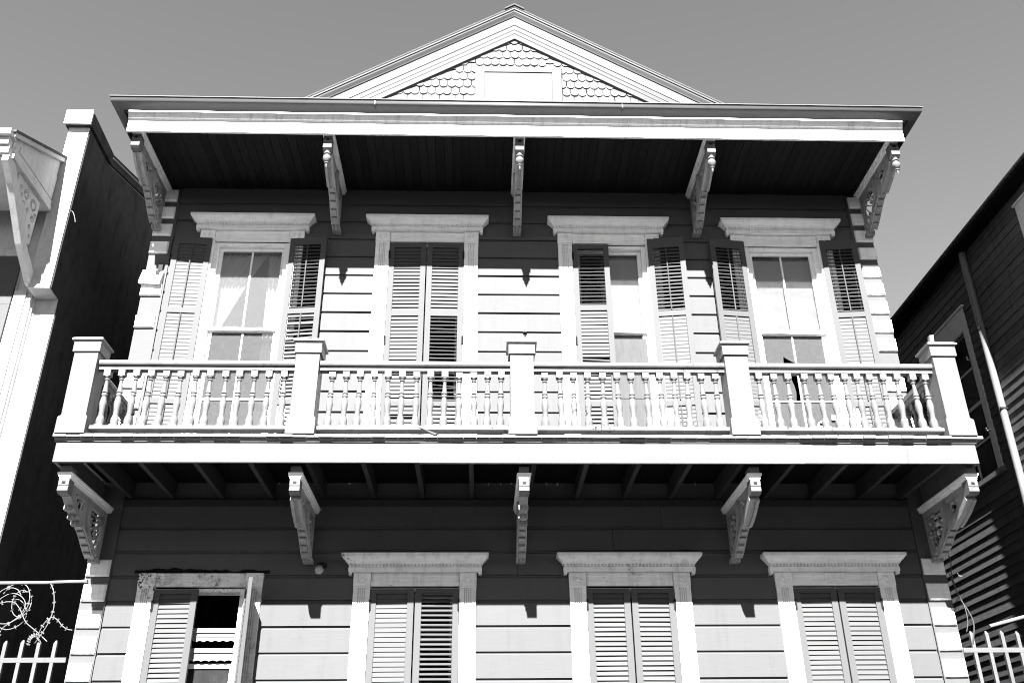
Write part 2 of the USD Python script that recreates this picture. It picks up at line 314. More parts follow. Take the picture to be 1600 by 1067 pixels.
def surround(c, z0, z1, upper, hood=True, plaque=False, mat=WHITE, label=None):
    """z1: top of the opening. Lintel board with corner blocks, pilasters, jambs and the crowned hood."""
    top = z1 + (0.32 if upper else 0.315)
    lz0, lz1 = z1 + 0.012, top - 0.175
    lin = []
    x0, x1 = c - OW + 0.006, c + OW - 0.006
    yz = [(-0.001, lz0), (-0.045, lz0), (-0.045, lz0 + 0.042), (-0.036, lz0 + 0.046), (-0.036, lz0 + 0.056), (-0.045, lz0 + 0.060), (-0.045, lz0 + 0.072), (-0.036, lz0 + 0.076), (-0.036, lz0 + 0.084),
          (-0.045, lz0 + 0.088), (-0.045, lz0 + 0.1), (-0.036, lz0 + 0.104), (-0.036, lz0 + 0.112), (-0.045, lz0 + 0.116), (-0.045, lz1), (-0.001, lz1)]
    yz = [(y, min(z, lz1)) for y, z in yz]
    s = put(HOUSE, 'window_surround', EX(yz, x0, x1), mat, label=label)
    put(s, 'frame', cat_([B(c - OW - 0.004, c - OW + 0.05, 0.0, 0.155, z0, z1 + 0.011), B(c + OW - 0.05, c + OW + 0.004, 0.0, 0.155, z0, z1 + 0.011), B(c - OW + 0.052, c + OW - 0.052, 0.0, 0.155, z1 - 0.035, z1 + 0.011)]), mat)
    put(s, 'sill', B(c - OW - 0.02, c + OW + 0.02, -0.07, 0.16, z0 - 0.03, z0 - 0.002), mat)
    for sx in (-1, 1):
        a, b = sorted((c + sx * (OW + 0.001), c + sx * HW))
        pz = z1 + 0.012
        put(s, 'pilaster', cat_([EZ(fluted(a, b, -0.047, -0.001), z0 + 0.78, pz - 0.022), B(a - 0.002, b + 0.002, -0.050, -0.001, pz - 0.0215, pz - 0.0005), B(a - 0.006, b + 0.006, -0.060, -0.001, z0 - 0.03, z0 + 0.779)]), mat)
        cbx = put(s, 'corner_block', B(a - 0.003, b + 0.003, -0.056, -0.001, pz, lz1), mat)
        put(cbx.rsplit('/', 1)[0], 'rosette', rosette((a + b) / 2, -0.056, (pz + lz1) / 2, 0.048), mat, smooth=40)
    if hood:
        m, b = crown_hood(c, top)
        put(s, 'hood', m, mat)
        put(s, 'dentil_strip', dentils(c, b, top), mat, kind='stuff')
    else:
        v = [(c - 0.66, lz1 + 0.003), (c + 0.66, lz1 + 0.003)]
        xs = np.linspace(c + 0.66, c - 0.66, 26)
        v = [(x, lz1 + 0.04 + 0.012 * math.sin(5 * x) + rng.uniform(-0.012, 0.012)) for x in xs]
        lowr = [(x, lz1 + 0.004 + max(0.0, rng.uniform(-0.012, 0.012))) for x in xs[::-1]]
        put(s, 'bare_board', EY(Polygon(v + lowr).buffer(0), -0.034, -0.026), DARKWOOD, label='charred bare wood where the hood has gone')
    if plaque:
        zc = (lz0 + lz1) / 2 + 0.012
        pl = [B(c - 0.10, c + 0.10, -0.052, -0.0455, zc - 0.055, zc + 0.05)]
        for k in (-1, 0, 1):
            th = np.linspace(0.2, 5.6, 22); rr = 0.034 * (1 - 0.085 * th)
            pl.append(TUBE(np.c_[c + 0.056 * k + rr * np.cos(th + k), np.full(22, -0.055), zc + rr * np.sin(th + k)], 0.008, 5))
        for k in range(5): pl.append(ball((c - 0.08 + 0.04 * k, -0.054, zc - 0.046), 0.011))
        put(s, 'carved_plaque', cat_(pl), mat, smooth=40)
    return s
for i, c in enumerate(UP_C): surround(c, UZ0, UZ1, True)
for i, c in enumerate(LO_C): surround(c, LZ0, LZ1, False, hood=(i != 0), plaque=(i in (0, 3)), mat=(BURNT if i == 0 else WHITE_WORN if i in (1, 2) else WHITE), label='stained surround that has lost its hood' if i == 0 else None)

# ---- sashes
def sash(c, x0, x1, y, z0, z1, bars_z=(), mid=True, pane=PANE, fr=0.042, name='sash', broken=False):
    f = [B(x0, x0 + fr, y, y + 0.034, z0, z1), B(x1 - fr, x1, y, y + 0.034, z0, z1), B(x0 + fr, x1 - fr, y, y + 0.034, z1 - fr, z1), B(x0 + fr, x1 - fr, y, y + 0.034, z0, z0 + fr * 0.8)]
    m = (x0 + x1) / 2
    zs = [z0 + fr * 0.8] + list(bars_z) + [z1 - fr]
    for a, b in zip(zs, zs[1:]):
        if mid: f.append(B(m - 0.009, m + 0.009, y + 0.006, y + 0.030, a + 0.009, b - 0.009))
    for z in bars_z: f.append(B(x0 + fr, x1 - fr, y + 0.005, y + 0.031, z - 0.009, z + 0.009))
    s = put(HOUSE, name, cat_(f), WHITE)
    for a, b in zip(zs, zs[1:]):
        for p, q in (((x0 + fr, m), (m, x1 - fr)) if mid else ((x0 + fr, x1 - fr),)):
            if broken and p < m - 0.1 and b > 6.2:
                shape = sbox(p - 0.004, q + 0.004, a, b).difference(Polygon([(q + 0.01, a - 0.01), (q - 0.062, a - 0.01), (q - 0.05, 5.95), (q - 0.058, 6.02), (q - 0.088, 6.13), (q - 0.125, 6.20), (q - 0.142, 6.29), (q - 0.135, 6.392), (q - 0.07, 6.345), (q - 0.015, 6.315), (q + 0.01, 6.30)]))
                put(s, 'pane', EY(shape, y + 0.017, y + 0.020), pane, label='broken pane with a jagged hole')
            else:
                put(s, 'pane', B(p - 0.004, q + 0.004, y + 0.017, y + 0.020, a - 0.004, b + 0.004), pane)
    return s
for i in (0, 2, 3):
    c = UP_C[i]; x0, x1 = c - OW + 0.052, c + OW - 0.052
    sash(c, x0, x1, 0.055, 6.665, 7.762, mid=(i != 2), pane=PANE if i == 0 else PANE_DARK)
    sash(c, x0, x1, 0.092, 4.905, 6.70, bars_z=(5.83,), pane=PANE_DUSTY if i != 2 else PANE_DARK, mid=(i != 2), broken=(i == 3))
c = UP_C[1]; sash(c, c - OW + 0.052, c + OW - 0.052, 0.075, 4.905, 7.762, bars_z=(5.83, 6.68), pane=PANE_DARK)
for i in (1, 2, 3):
    c = LO_C[i]; sash(c, c - OW + 0.052, c + OW - 0.052, 0.085, 1.16, 3.712, bars_z=(2.0, 2.85), pane=PANE_DARK)
c = LO_C[0]; sash(c, c - OW + 0.052, c + OW - 0.052, 0.115, 1.16, 3.06, bars_z=(2.1,), pane=PANE_DARK, mid=False)
# graffiti mark and sticker on the lowest panes of the right upper window
c = UP_C[3]
put(HOUSE, 'paint_mark', cat_([EY(Point(c + 0.19, 5.52).buffer(0.075).difference(Point(c + 0.16, 5.55).buffer(0.022)).difference(Point(c + 0.22, 5.54).buffer(0.024)).difference(sbox(c + 0.15, c + 0.23, 5.475, 5.49)), 0.086, 0.0885),
                               EY(sbox(c + 0.29, c + 0.36, 5.60, 5.66), 0.086, 0.0885)]), WHITE, label='white splash of paint on the lowest pane')

# ---- shutters
def shutter(hx, side, ang, z0, z1, panels, w=0.43, y=-0.004, t=0.034, lean=0.0, rods=False, name_label=None, single_from=6.86, broken=()):
    """A louvred leaf hinged at hx that runs towards side (+1 / -1) and is swung by ang about its hinge.
    panels: (z0, z1, slat tilt in degrees, outer edge down; the solid field if None). It is built flat, outer face at -y, then turned."""
    st = 0.062
    def fin(m):
        m = m.copy()
        if side < 0: m.apply_transform(np.diag([-1, 1, 1, 1])); m.invert()
        m = rot(m, ang * -side, (0, 0, 1), (0, 0, 0))
        if lean: m = rot(m, lean, (1, 0, 0), (0, 0, z1))
        m.apply_translation((hx, y, 0)); return m
    f = [B(0, st, -t, 0, z0, z1), B(w - st, w, -t, 0, z0, z1)]
    rails = []; last = z1
    for (a, b, tilt) in panels:
        rails.append((b, last)); last = a
    rails.append((z0, last))
    for a, b in rails: f.append(B(st, w - st, -t + 0.001, -0.001, a, b))
    sh = put(HOUSE, 'shutter', fin(cat_(f)), SHUTTER, label=name_label)
    low = []
    for k, (a, b, tilt) in enumerate(panels):
        if tilt is None:
            low.append(fin(B(st, w - st, -t * 0.6, -t * 0.35, a, b))); continue
        n = max(1, round((b - a) / 0.0465)); p = (b - a) / n
        for i in range(n):
            zc = b - (i + 0.5) * p
            th = math.radians(tilt + rng.uniform(-3, 3)); q = 0.0265
            odd = (k, i) in broken
            m = B(st + 0.002, w - st - 0.002, -q, q, -0.004, 0.004)
            if odd: th *= rng.uniform(0.3, 1.0)
            m = rot(m, th, (1, 0, 0), (0, 0, 0)); m.apply_translation((0, -t / 2, zc))
            if odd: m = rot(m, rng.uniform(-0.09, 0.09), (0, 1, 0), (st if i % 2 else w - st, 0, zc))
            else: m = rot(m, rng.uniform(-0.006, 0.006), (0, 1, 0), (w / 2, 0, zc))
            m = fin(m)
            if zc > single_from or odd: put(sh, 'slat', m, SHUTTER)
            else: low.append(m)
        if rods:
            yr = -t - 0.006 if rods == 1 else 0.004
            low2 = TUBE([(w / 2, yr, a + 0.01), (w / 2, yr, b - 0.01)], 0.0075, 6)
            put(sh, 'tilt_rod', fin(low2), SHUTTER)
    if low: put(sh, 'lower_slats', cat_(low), SHUTTER, kind='stuff')
    for z in (z1 - 0.16, z1 - (1.29 if z1 > 5 else 1.2), z0 + 0.3):
        put(sh, 'hinge', fin(cat_([B(-0.012, 0.016, -t - 0.008, -t - 0.0005, z - 0.045, z + 0.045), TUBE([(0.0, -t - 0.01, z - 0.055), (0.0, -t - 0.01, z + 0.055)], 0.008, 6)])), IRON)
    return sh
CL, OP = 74, 36
U = lambda a, b, c_: [(6.88, 7.735, a), (5.755, 6.815, b), (4.99, 5.70, c_)]
G = lambda a: [(2.55, 3.69, a), (1.25, 2.49, a)]
L, Rr = -OW + 0.003, OW - 0.003
PI = math.pi
# a leaf thrown right open shows its back: the tilt of its slats is reversed
c = UP_C[0]
shutter(c + L - 0.02, 1, PI - 0.06, UZ0 + 0.02, 7.83, U(-84, -84, -82), y=-0.060, rods=2, lean=-0.006)
shutter(c - L + 0.02, -1, PI - 0.10, UZ0 + 0.02, 7.83, U(-OP, -66, -78), y=-0.060, rods=2, broken={(1, 1), (1, 3), (1, 4), (1, 6), (1, 7), (1, 9)})
c = UP_C[1]
shutter(c + L, 1, 0.02, UZ0 + 0.02, 7.79, U(70, 74, 76), broken={(2, 2)})
shutter(c + Rr, -1, 0.02, UZ0 + 0.02, 7.79, U(70, OP, 70), broken={(1, 18), (1, 19)})
c = UP_C[2]
shutter(c + L, 1, 0.03, UZ0 + 0.02, 7.79, [(6.97, 7.735, OP), (5.755, 6.90, 74), (4.99, 5.70, 66)], broken={(1, 12), (1, 13)})
shutter(c - L + 0.02, -1, PI - 0.14, UZ0 + 0.02, 7.87, U(-50, -84, -83), y=-0.062, rods=2, lean=0.004)
c = UP_C[3]
shutter(c + L - 0.02, 1, PI - 0.12, UZ0 + 0.02, 7.85, U(-OP, -84, -83), y=-0.062, rods=2)
shutter(c - L + 0.02, -1, PI - 0.10, UZ0 + 0.02, 7.87, U(-OP, -84, -83), y=-0.062, rods=2, lean=0.003)
c = LO_C[0]
shutter(c + L, 1, 0.05, LZ0 + 0.02, 3.735, G(72), single_from=2.7)
shutter(c + Rr, -1, PI / 2 + 0.30, LZ0 + 0.02, 3.76, G(-86), y=-0.03, single_from=9, rods=0, name_label='shutter swung straight out from its hinge')
for i, (a, b) in ((1, (78, OP + 2)), (2, (68, 68)), (3, (72, 72))):
    c = LO_C[i]
    shutter(c + L, 1, 0.015, LZ0 + 0.02, 3.735, G(a), single_from=2.7)
    shutter(c + Rr, -1, 0.015, LZ0 + 0.02, 3.735, G(b), single_from=2.7)

# ---- eaves: soffit boards, fascia, crown, gutter
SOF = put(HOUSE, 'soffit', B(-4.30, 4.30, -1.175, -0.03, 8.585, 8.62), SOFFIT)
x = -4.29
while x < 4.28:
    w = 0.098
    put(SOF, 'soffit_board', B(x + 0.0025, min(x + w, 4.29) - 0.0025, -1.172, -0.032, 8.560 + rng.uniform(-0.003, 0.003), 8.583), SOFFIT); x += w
put(HOUSE, 'eave_fascia', B(-4.33, 4.335, -1.205, -1.178, 8.462, 8.612), WHITE)
for q in (-4.33, 4.31): put(HOUSE, 'eave_fascia', B(q, q + 0.025, -1.176, 12, 8.462, 8.70), SOFFIT, label='dark side fascia')
put(HOUSE, 'crown_moulding', cat_([EX([(-1.18, 8.614), (-1.208, 8.614), (-1.214, 8.632), (-1.222, 8.638), (-1.228, 8.66), (-1.234, 8.692), (-1.242, 8.702), (-1.242, 8.722), (-1.18, 8.722)], a, b) for a, b in ((-4.335, -2.262), (-2.26, -0.31), (-0.308, 1.118), (1.12, 3.12), (3.122, 4.34))]), WHITE_WORN)
gout = smooth_path([(0.138, 8.805), (0.140, 8.785), (0.139, 8.752), (0.128, 8.732), (0.088, 8.716), (0.028, 8.708)], 22)   # (distance out from the crown, height)
def wrap(prof):
    """Sweeps a closed (out, z) outline along the front eave and, mitred, back along both sides."""
    n = len(prof); v = []
    for sx, back in ((-1, True), (-1, False), (1, False), (1, True)):
        for d, z in prof: v.append((sx * (4.372 + d) + 0.012, 12.0 if back else -1.232 - d, z))
    f = []
    for a in range(3):
        for k in range(n):
            q = (k + 1) % n; f += [(a * n + k, (a + 1) * n + k, (a + 1) * n + q), (a * n + k, (a + 1) * n + q, a * n + q)]
    m = trimesh.Trimesh(v, f, process=False); m.fix_normals(); return m
gp = put(HOUSE, 'gutter', wrap(np.vstack([gout, gout[::-1] + np.array([(-0.004, 0.005)])])), GUTTER, smooth=35)
put(gp, 'gutter_bead', wrap(np.array([(0.140, 8.797), (0.154, 8.799), (0.154, 8.807), (0.140, 8.808)])), PORCH)
for q in (-1.62, 1.13): put(gp, 'gutter_seam', EX(Polygon([(-1.232 - d, z) for d, z in np.vstack([gout + (0.003, -0.003), gout[::-1] + (0.0005, -0.0005)])]).buffer(0), q, q + 0.014), GUTTER)
for s in (-1, 1): put(HOUSE, 'side_eave', HULL([(s * 4.336, y_, z_) for y_ in (-1.22, 12) for z_ in (8.62, 8.71)] + [(s * 4.372, y_, 8.71) for y_ in (-1.24, 12)]), DARKWOOD)
# roofs
zr = lambda x, top=11.335: top - 0.62 * abs(x)
def shear(profile, x0, x1, mat_profile=None):
    """A (y, z) outline carried up both slopes from |x| = x1 to the ridge, mitred at x = 0."""
    a, b = EX(profile, x0, x1), EX(profile, -x1, -x0)
    for m in (a, b): m.vertices[:, 2] -= 0.62 * np.abs(m.vertices[:, 0])
    return a, b
RF = put(HOUSE, 'roof', cat_(shear([(-0.145, 11.568), (-0.145, 11.590), (12.1, 11.590), (12.1, 11.568)], 0.0, 4.46)), ROOF)
put(RF, 'ridge_cap', cat_(list(shear([(-0.165, 11.594), (-0.165, 11.615), (12.1, 11.615), (12.1, 11.594)], 0.0, 0.13))), ROOF)
put(RF, 'skirt_roof', HULL([(-4.47, -1.33, 8.812), (4.47, -1.33, 8.812), (-4.49, 0, 8.815), (4.49, 0, 8.815), (-3.6, 0, 9.10), (3.6, 0, 9.10), (-4.49, 0.0, 8.802), (4.49, 0, 8.802), (-4.47, -1.33, 8.803), (4.47, -1.33, 8.803)]), ROOF)
put(RF, 'side_roof', cat_([B(-4.49, -4.02, 0.01, 12.1, 8.802, 8.822), B(4.02, 4.49, 0.01, 12.1, 8.802, 8.822)]), ROOF)
# raking cornice: frieze boards, a white band, a crown and the roof's edge, nearly flush with one another
A0 = 11.07
RK = put(HOUSE, 'raking_cornice', cat_(shear([(-0.079, A0 + 0.236), (-0.002, A0 + 0.236), (-0.002, A0 + 0.375), (-0.079, A0 + 0.375)], 0.0, 3.4)), PORCH, label='white band of the raking cornice')
for d0, d1, yy in ((0.0, 0.083, -0.062), (0.089, 0.150, -0.066), (0.156, 0.230, -0.070)):
    for m in shear([(yy, A0 + d0), (-0.002, A0 + d0), (-0.002, A0 + d1), (yy, A0 + d1)], 0.0, 3.4): put(RK, 'frieze_board', m, RAKE)
for m in shear([(-0.092, A0 + 0.380), (-0.098, A0 + 0.395), (-0.110, A0 + 0.415), (-0.122, A0 + 0.435), (-0.126, A0 + 0.455), (-0.002, A0 + 0.455), (-0.002, A0 + 0.380)], 0.0, 3.5): put(RK, 'crown_strip', m, RAKE)
for m in shear([(-0.138, A0 + 0.466), (-0.138, A0 + 0.494), (-0.002, A0 + 0.494), (-0.002, A0 + 0.466)], 0.0, 3.55): put(RK, 'roof_edge_strip', m, RAKE)
# gable: backing, shingles, boarded window
tri = Polygon([(-3.9, A0 + 0.46 - 0.62 * 3.9), (3.9, A0 + 0.46 - 0.62 * 3.9), (0, A0 + 0.46)])
GB = put(HOUSE, 'gable', EY(tri, 0.0, 0.06), DARKWOOD)
win = sbox(-0.50, 0.62, 9.0, 10.595)
clip = Polygon([(-3.2, A0 + 0.01 - 0.62 * 3.2), (3.2, A0 + 0.01 - 0.62 * 3.2), (0, A0 + 0.01)])
row_h, sw = 0.127, 0.104
k = 0; zrow = 10.99 - 12 * row_h
missing = {(-6, 3), (4, 3), (-9, 1), (-8, 4)}
while zrow < 11.0:
    off = (k % 2) * sw / 2
    for i in range(-22, 23):
        cx = i * sw + off + rng.uniform(-0.004, 0.004)
        zb = zrow + rng.uniform(-0.004, 0.004); r = sw / 2 - 0.003
        pts = [(cx - r, zb + row_h + 0.05)] + [(cx - r, zb + 0.034), (cx - r * 0.80, zb + 0.020), (cx - r * 0.40, zb + 0.002), (cx + r * 0.40, zb + 0.002), (cx + r * 0.80, zb + 0.020), (cx + r, zb + 0.034)] + [(cx + r, zb + row_h + 0.05)]
        if (i, 12 - k) in missing: pts = [(x_, max(z_, zb + 0.055 + 0.01 * rng.random())) for x_, z_ in pts]
        sp = Polygon(pts).buffer(0).intersection(clip).difference(win)
        if sp.is_empty or sp.area < 1.2e-3 or zrow < 9.72: continue
        m = EY(sp, -0.017, 0.0); m = rot(m, -0.105 - rng.uniform(-0.012, 0.03), (1, 0, 0), (cx, -0.002, zb + row_h + 0.05)); m.apply_translation((0, -0.002, 0))
        put(GB, 'shingle', m, GABLE)
    zrow += row_h; k += 1
put(GB, 'window_casing', cat_([B(-0.52, -0.402, -0.044, -0.001, 9.0, 10.58), B(0.49, 0.612, -0.044, -0.001, 9.0, 10.58), B(-0.400, 0.488, -0.044, -0.001, 10.495, 10.58)]), GABLE)
put(GB, 'window_board', cat_([B(-0.399, 0.487, -0.032, -0.002, 9.0, 10.493)]), paint('boarded_gable_window', 0.092, vary=0.04, dirt=0.05, rnd=0.0, spec=0.05), label='flat board closing the gable window')

# ---- scroll brackets
def bracket(c, T, s, upper, style, mirror=1, group_label=None):
    """c: centre in x; T: height of the underside it carries; s: vertical scale. Depth runs to y = -1.12."""
    H = lambda h: T - h * s
    w = 0.094
    plate = Polygon([(-0.02, H(0.062)), (-1.0, H(0.062)), (-1.0, H(0.20)), (-0.93, H(0.245)), (-0.85, H(0.292)), (-0.75, H(0.335)), (-0.64, H(0.368)), (-0.56, H(0.40)), (-0.47, H(0.45)), (-0.39, H(0.51)), (-0.31, H(0.565)), (-0.22, H(0.61)), (-0.10, H(0.63)), (-0.02, H(0.60))])
    quarter = Polygon([(-0.09, H(0.13)), (-0.46, H(0.13)), (-0.46, H(0.30)), (-0.43, H(0.37)), (-0.37, H(0.44)), (-0.29, H(0.505)), (-0.20, H(0.55)), (-0.13, H(0.54)), (-0.09, H(0.45))])
    eye = Polygon([(-0.55, H(0.13)), (-0.86, H(0.12)), (-0.80, H(0.20)), (-0.72, H(0.27)), (-0.62, H(0.32)), (-0.555, H(0.33))])
    br = put(HOUSE, 'bracket', EX(plate.difference(quarter).difference(eye), c - 0.019, c + 0.019), BRACKET)
    # arch ribs on both sides
    rib = Polygon([(-0.555, H(0.10)), (-0.52, H(0.10)), (-0.50, H(0.28)), (-0.44, H(0.40)), (-0.36, H(0.48)), (-0.27, H(0.54)), (-0.18, H(0.575)), (-0.19, H(0.60)), (-0.29, H(0.572)), (-0.39, H(0.512)), (-0.47, H(0.43)), (-0.54, H(0.31))])
    put(br, 'arch_rib', cat_([EX(rib, c - 0.050, c - 0.0195), EX(rib, c + 0.0195, c + 0.050)]), BRACKET)
    cap = cat_([B(c - 0.066, c + 0.066, -1.135, -0.012, H(0.022), T - 0.001), B(c - 0.058, c + 0.058, -1.127, -0.012, H(0.042), H(0.0225)), B(c - 0.050, c + 0.050, -1.120, -0.012, H(0.0615), H(0.0425))])
    put(br, 'cap', cap, WHITE)
    bh = 0.24 if upper else 0.215
    blk = EX(Polygon([(-1.003, H(0.063)), (-1.118, H(0.063)), (-1.118, H(0.135)), (-1.112, H(0.137)), (-1.112, H(0.150)), (-1.118, H(0.152)), (-1.118, H(bh - 0.025)), (-1.09, H(bh)), (-1.003, H(bh))]), c - w / 2, c + w / 2)
    put(br, 'block', blk, PORCH)
    put(br, 'block_inset', cat_([B(c - 0.016, c + 0.016, -1.1215, -1.1185, H(0.118), H(0.092))]), IRON)
    top_c = [(-1.0, H(0.205)), (-0.93, H(0.25)), (-0.85, H(0.297)), (-0.75, H(0.34)), (-0.645, H(0.373))]
    def strip(th, x0, x1):
        tp = np.array(top_c); d = np.gradient(tp, axis=0); n_ = np.c_[d[:, 1], -d[:, 0]]; n_ /= np.linalg.norm(n_, axis=1, keepdims=True)
        n_ = np.where((n_[:, 1:] > 0), -n_, n_)
        return EX(Polygon(np.vstack([tp, (tp + n_ * th)[::-1]])).buffer(0), x0, x1)
    if style == 'board':
        put(br, 'fluted_board', cat_([strip(0.055, c - 0.048, c - 0.019), strip(0.042, c - 0.0185, c + 0.0185), strip(0.055, c + 0.019, c + 0.048)]), BRACKET)
    else:
        put(br, 'fluted_board', cat_([strip(0.012, c - 0.040, c + 0.040)]), BRACKET)
        for q in (0.90, 0.79, 0.69):
            hh = np.interp(q, [0.64, 0.75, 0.85, 1.0], [0.373, 0.34, 0.297, 0.205])
            m = trimesh.creation.torus(0.026, 0.012, major_sections=14, minor_sections=6); m = rot(m, math.radians(62), (1, 0, 0), (0, 0, 0)); m.apply_translation((c, -q - 0.012, H(hh + 0.045)))
            put(br, 'roundel', cat_([m, ball((c, -q - 0.01, H(hh + 0.03)), 0.016), B(c - 0.045, c - 0.03, -q - 0.01, -q + 0.01, H(hh + 0.05), H(hh)), B(c + 0.03, c + 0.045, -q - 0.01, -q + 0.01, H(hh + 0.05), H(hh))]), BRACKET, smooth=40)
    # dentil teeth down the arch
    path = np.array([(-0.63, 0.377), (-0.545, 0.412), (-0.46, 0.462), (-0.38, 0.522), (-0.30, 0.575), (-0.215, 0.618)])
    ribs = []
    for a, b in zip(path, path[1:]):
        d = b - a; n_ = np.array([d[1], -d[0]]) / np.linalg.norm(d); n_ = n_ if n_[1] > 0 else -n_
        q = [a, a + d * 0.93, a + d * 0.93 + n_ * 0.018, a + n_ * 0.044]
        put(br, 'dentil', EX(Polygon([(y_, H(h_)) for y_, h_ in q]).buffer(0), c - 0.030, c + 0.030), BRACKET)
        ribs += [EX(Polygon([(y_, H(h_)) for y_, h_ in (a, b, b + n_ * 0.022, a + n_ * 0.022)]).buffer(0), c + e, c + e + 0.012) for e in (-0.044, 0.032)]
    for e in (0, 1): put(br, 'edge_rib', cat_(ribs[e::2]), BRACKET)
    foot = cat_([TUBE([(c + e, -0.155 - (0.012 if e == 0 else 0), H(0.60)), (c + e, -0.135, H(0.655))], [0.019, 0.013], 8) for e in (-0.032, 0, 0.032)] + [B(c - 0.046, c + 0.046, -0.15, -0.03, H(0.648), H(0.606))])
    put(br, 'foot', foot, BRACKET, smooth=40)
    # carved foliage inside the two openings
    r2 = random.Random(int(1000 * (c + 9)) + int(upper)); lumps = []
    for k in range(6):                       # stems spraying from the upper back corner to the arch
        a = math.radians(8 + 15.5 * k); L_ = 0.40 if k < 4 else 0.36
        p0, p1 = np.array([-0.085, 0.125]), np.array([-0.085 - L_ * math.cos(a), 0.125 + (L_ + 0.04) * math.sin(a)])
        mid = (p0 + p1) / 2 + np.array([0.02, 0.02])
        st_ = smooth_path([p0, mid, p1], 12)
        lumps.append(TUBE(np.c_[np.full(len(st_), c), st_[:, 0], T - st_[:, 1] * s], 0.007, 5))
    for _ in range(34):
        y_, h_ = -r2.uniform(0.11, 0.44), r2.uniform(0.15, 0.52)
        if quarter.contains(Point(y_, H(h_))): lumps.append(ball((c + r2.choice((-1, 1)) * 0.014, y_, H(h_)), r2.uniform(0.012, 0.026), 1, (0.8, 1, 1)))
    th_ = np.linspace(0, 4.6, 20)
    lumps.append(TUBE(np.c_[np.full(20, c), -0.66 - 0.075 * (1 - th_ / 7) * np.cos(th_), H(0.205) + 0.07 * s * (1 - th_ / 7) * np.sin(th_)], 0.013, 6))
    lumps.append(TUBE(np.c_[np.full(20, c), -0.80 + 0.05 * (1 - th_ / 7) * np.cos(th_), H(0.155) + 0.03 * s * (1 - th_ / 7) * np.sin(th_)], 0.010, 6))
    put(br, 'carving', cat_(lumps), BRACKET, smooth=40)
    if upper and style == 'board' and abs(c + 4.245) > 0.05:
        z = H(bh)
        put(br, 'pendant', LATHE([(0, z - 0.215), (0.006, z - 0.210), (0.012, z - 0.185), (0.015, z - 0.165), (0.026, z - 0.158), (0.026, z - 0.150), (0.012, z - 0.142), (0.030, z - 0.130), (0.044, z - 0.105), (0.046, z - 0.085), (0.040, z - 0.060), (0.028, z - 0.048), (0.030, z - 0.040), (0.040, z - 0.034), (0.040, z - 0.020), (0.030, z - 0.012), (0.034, z + 0.01), (0, z + 0.01)], (c, -1.062, 0)), PORCH, smooth=35)
    if not upper:
        put(br, 'spacer_block', B(c - 0.045, c + 0.045, -1.14, -0.98, T + 0.001, T + 0.056), PORCH)
    return br
for c, stl in zip((-4.245, -2.140, -0.005, 2.150, 4.245), ('board',) * 5): bracket(c, 8.555, 1.0, True, stl)
for c, stl in zip((-4.215, -2.122, -0.013, 2.145, 4.205), ('roundels', 'board', 'roundels', 'board', 'board')): bracket(c, 4.555, 0.89, False, stl)

# ---- balcony
BAL = put(HOUSE, 'balcony', cat_([B(-4.305, -0.985, -1.235, -1.205, 4.616, 4.806), B(-0.983, 2.60, -1.238, -1.205, 4.612, 4.806), B(2.602, 4.25, -1.235, -1.205, 4.616, 4.806),
                                  B(-4.305, -4.275, -1.203, -0.04, 4.616, 4.806), B(4.22, 4.25, -1.203, -0.04, 4.616, 4.806)]), PORCH)
put(BAL, 'edge_moulding', cat_([EX([(-1.206, 4.808), (-1.247, 4.808), (-1.252, 4.822), (-1.268, 4.832), (-1.268, 4.842), (-1.206, 4.842)], a, b) for a, b in ((-4.32, -1.93), (-1.928, 1.0), (1.003, 3.2), (3.203, 4.262))]), PORCH_WORN)
x, i = -4.33, 0
while x < 4.31:
    w = 0.121; droop = 0.0
    e = rng.uniform(-0.004, 0.004)
    if 2.4 < x < 4.0: e += rng.uniform(-0.012, 0.004); droop = rng.uniform(0, 0.003)
    m = B(x + 0.0015, min(x + w, 4.32) - 0.0015, -1.287 + e, -0.03, 4.844, 4.872 + rng.uniform(-0.002, 0.002))
    if droop: m = rot(m, droop * 0.5, (1, 0, 0), (0, -0.6, 4.858))
    put(BAL, 'deck_board', m, DECK); x += w; i += 1
put(BAL, 'broken_splinter', HULL([(-1.0, -1.30, 4.93), (-0.97, -1.31, 4.925), (-0.82, -1.30, 4.875), (-0.84, -1.295, 4.862), (-1.0, -1.28, 4.935), (-0.80, -1.28, 4.872)]), PORCH_WORN, label='splintered strip hanging off the deck edge')
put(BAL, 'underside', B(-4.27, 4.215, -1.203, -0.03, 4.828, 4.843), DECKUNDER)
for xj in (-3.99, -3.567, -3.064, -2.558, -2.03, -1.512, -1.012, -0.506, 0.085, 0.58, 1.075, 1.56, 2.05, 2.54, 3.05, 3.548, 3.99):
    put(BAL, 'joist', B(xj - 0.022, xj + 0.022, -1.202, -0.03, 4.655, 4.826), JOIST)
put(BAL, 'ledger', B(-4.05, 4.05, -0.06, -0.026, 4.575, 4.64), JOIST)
POSTS = (-4.185, -2.09, -0.025, 2.07, 4.13)
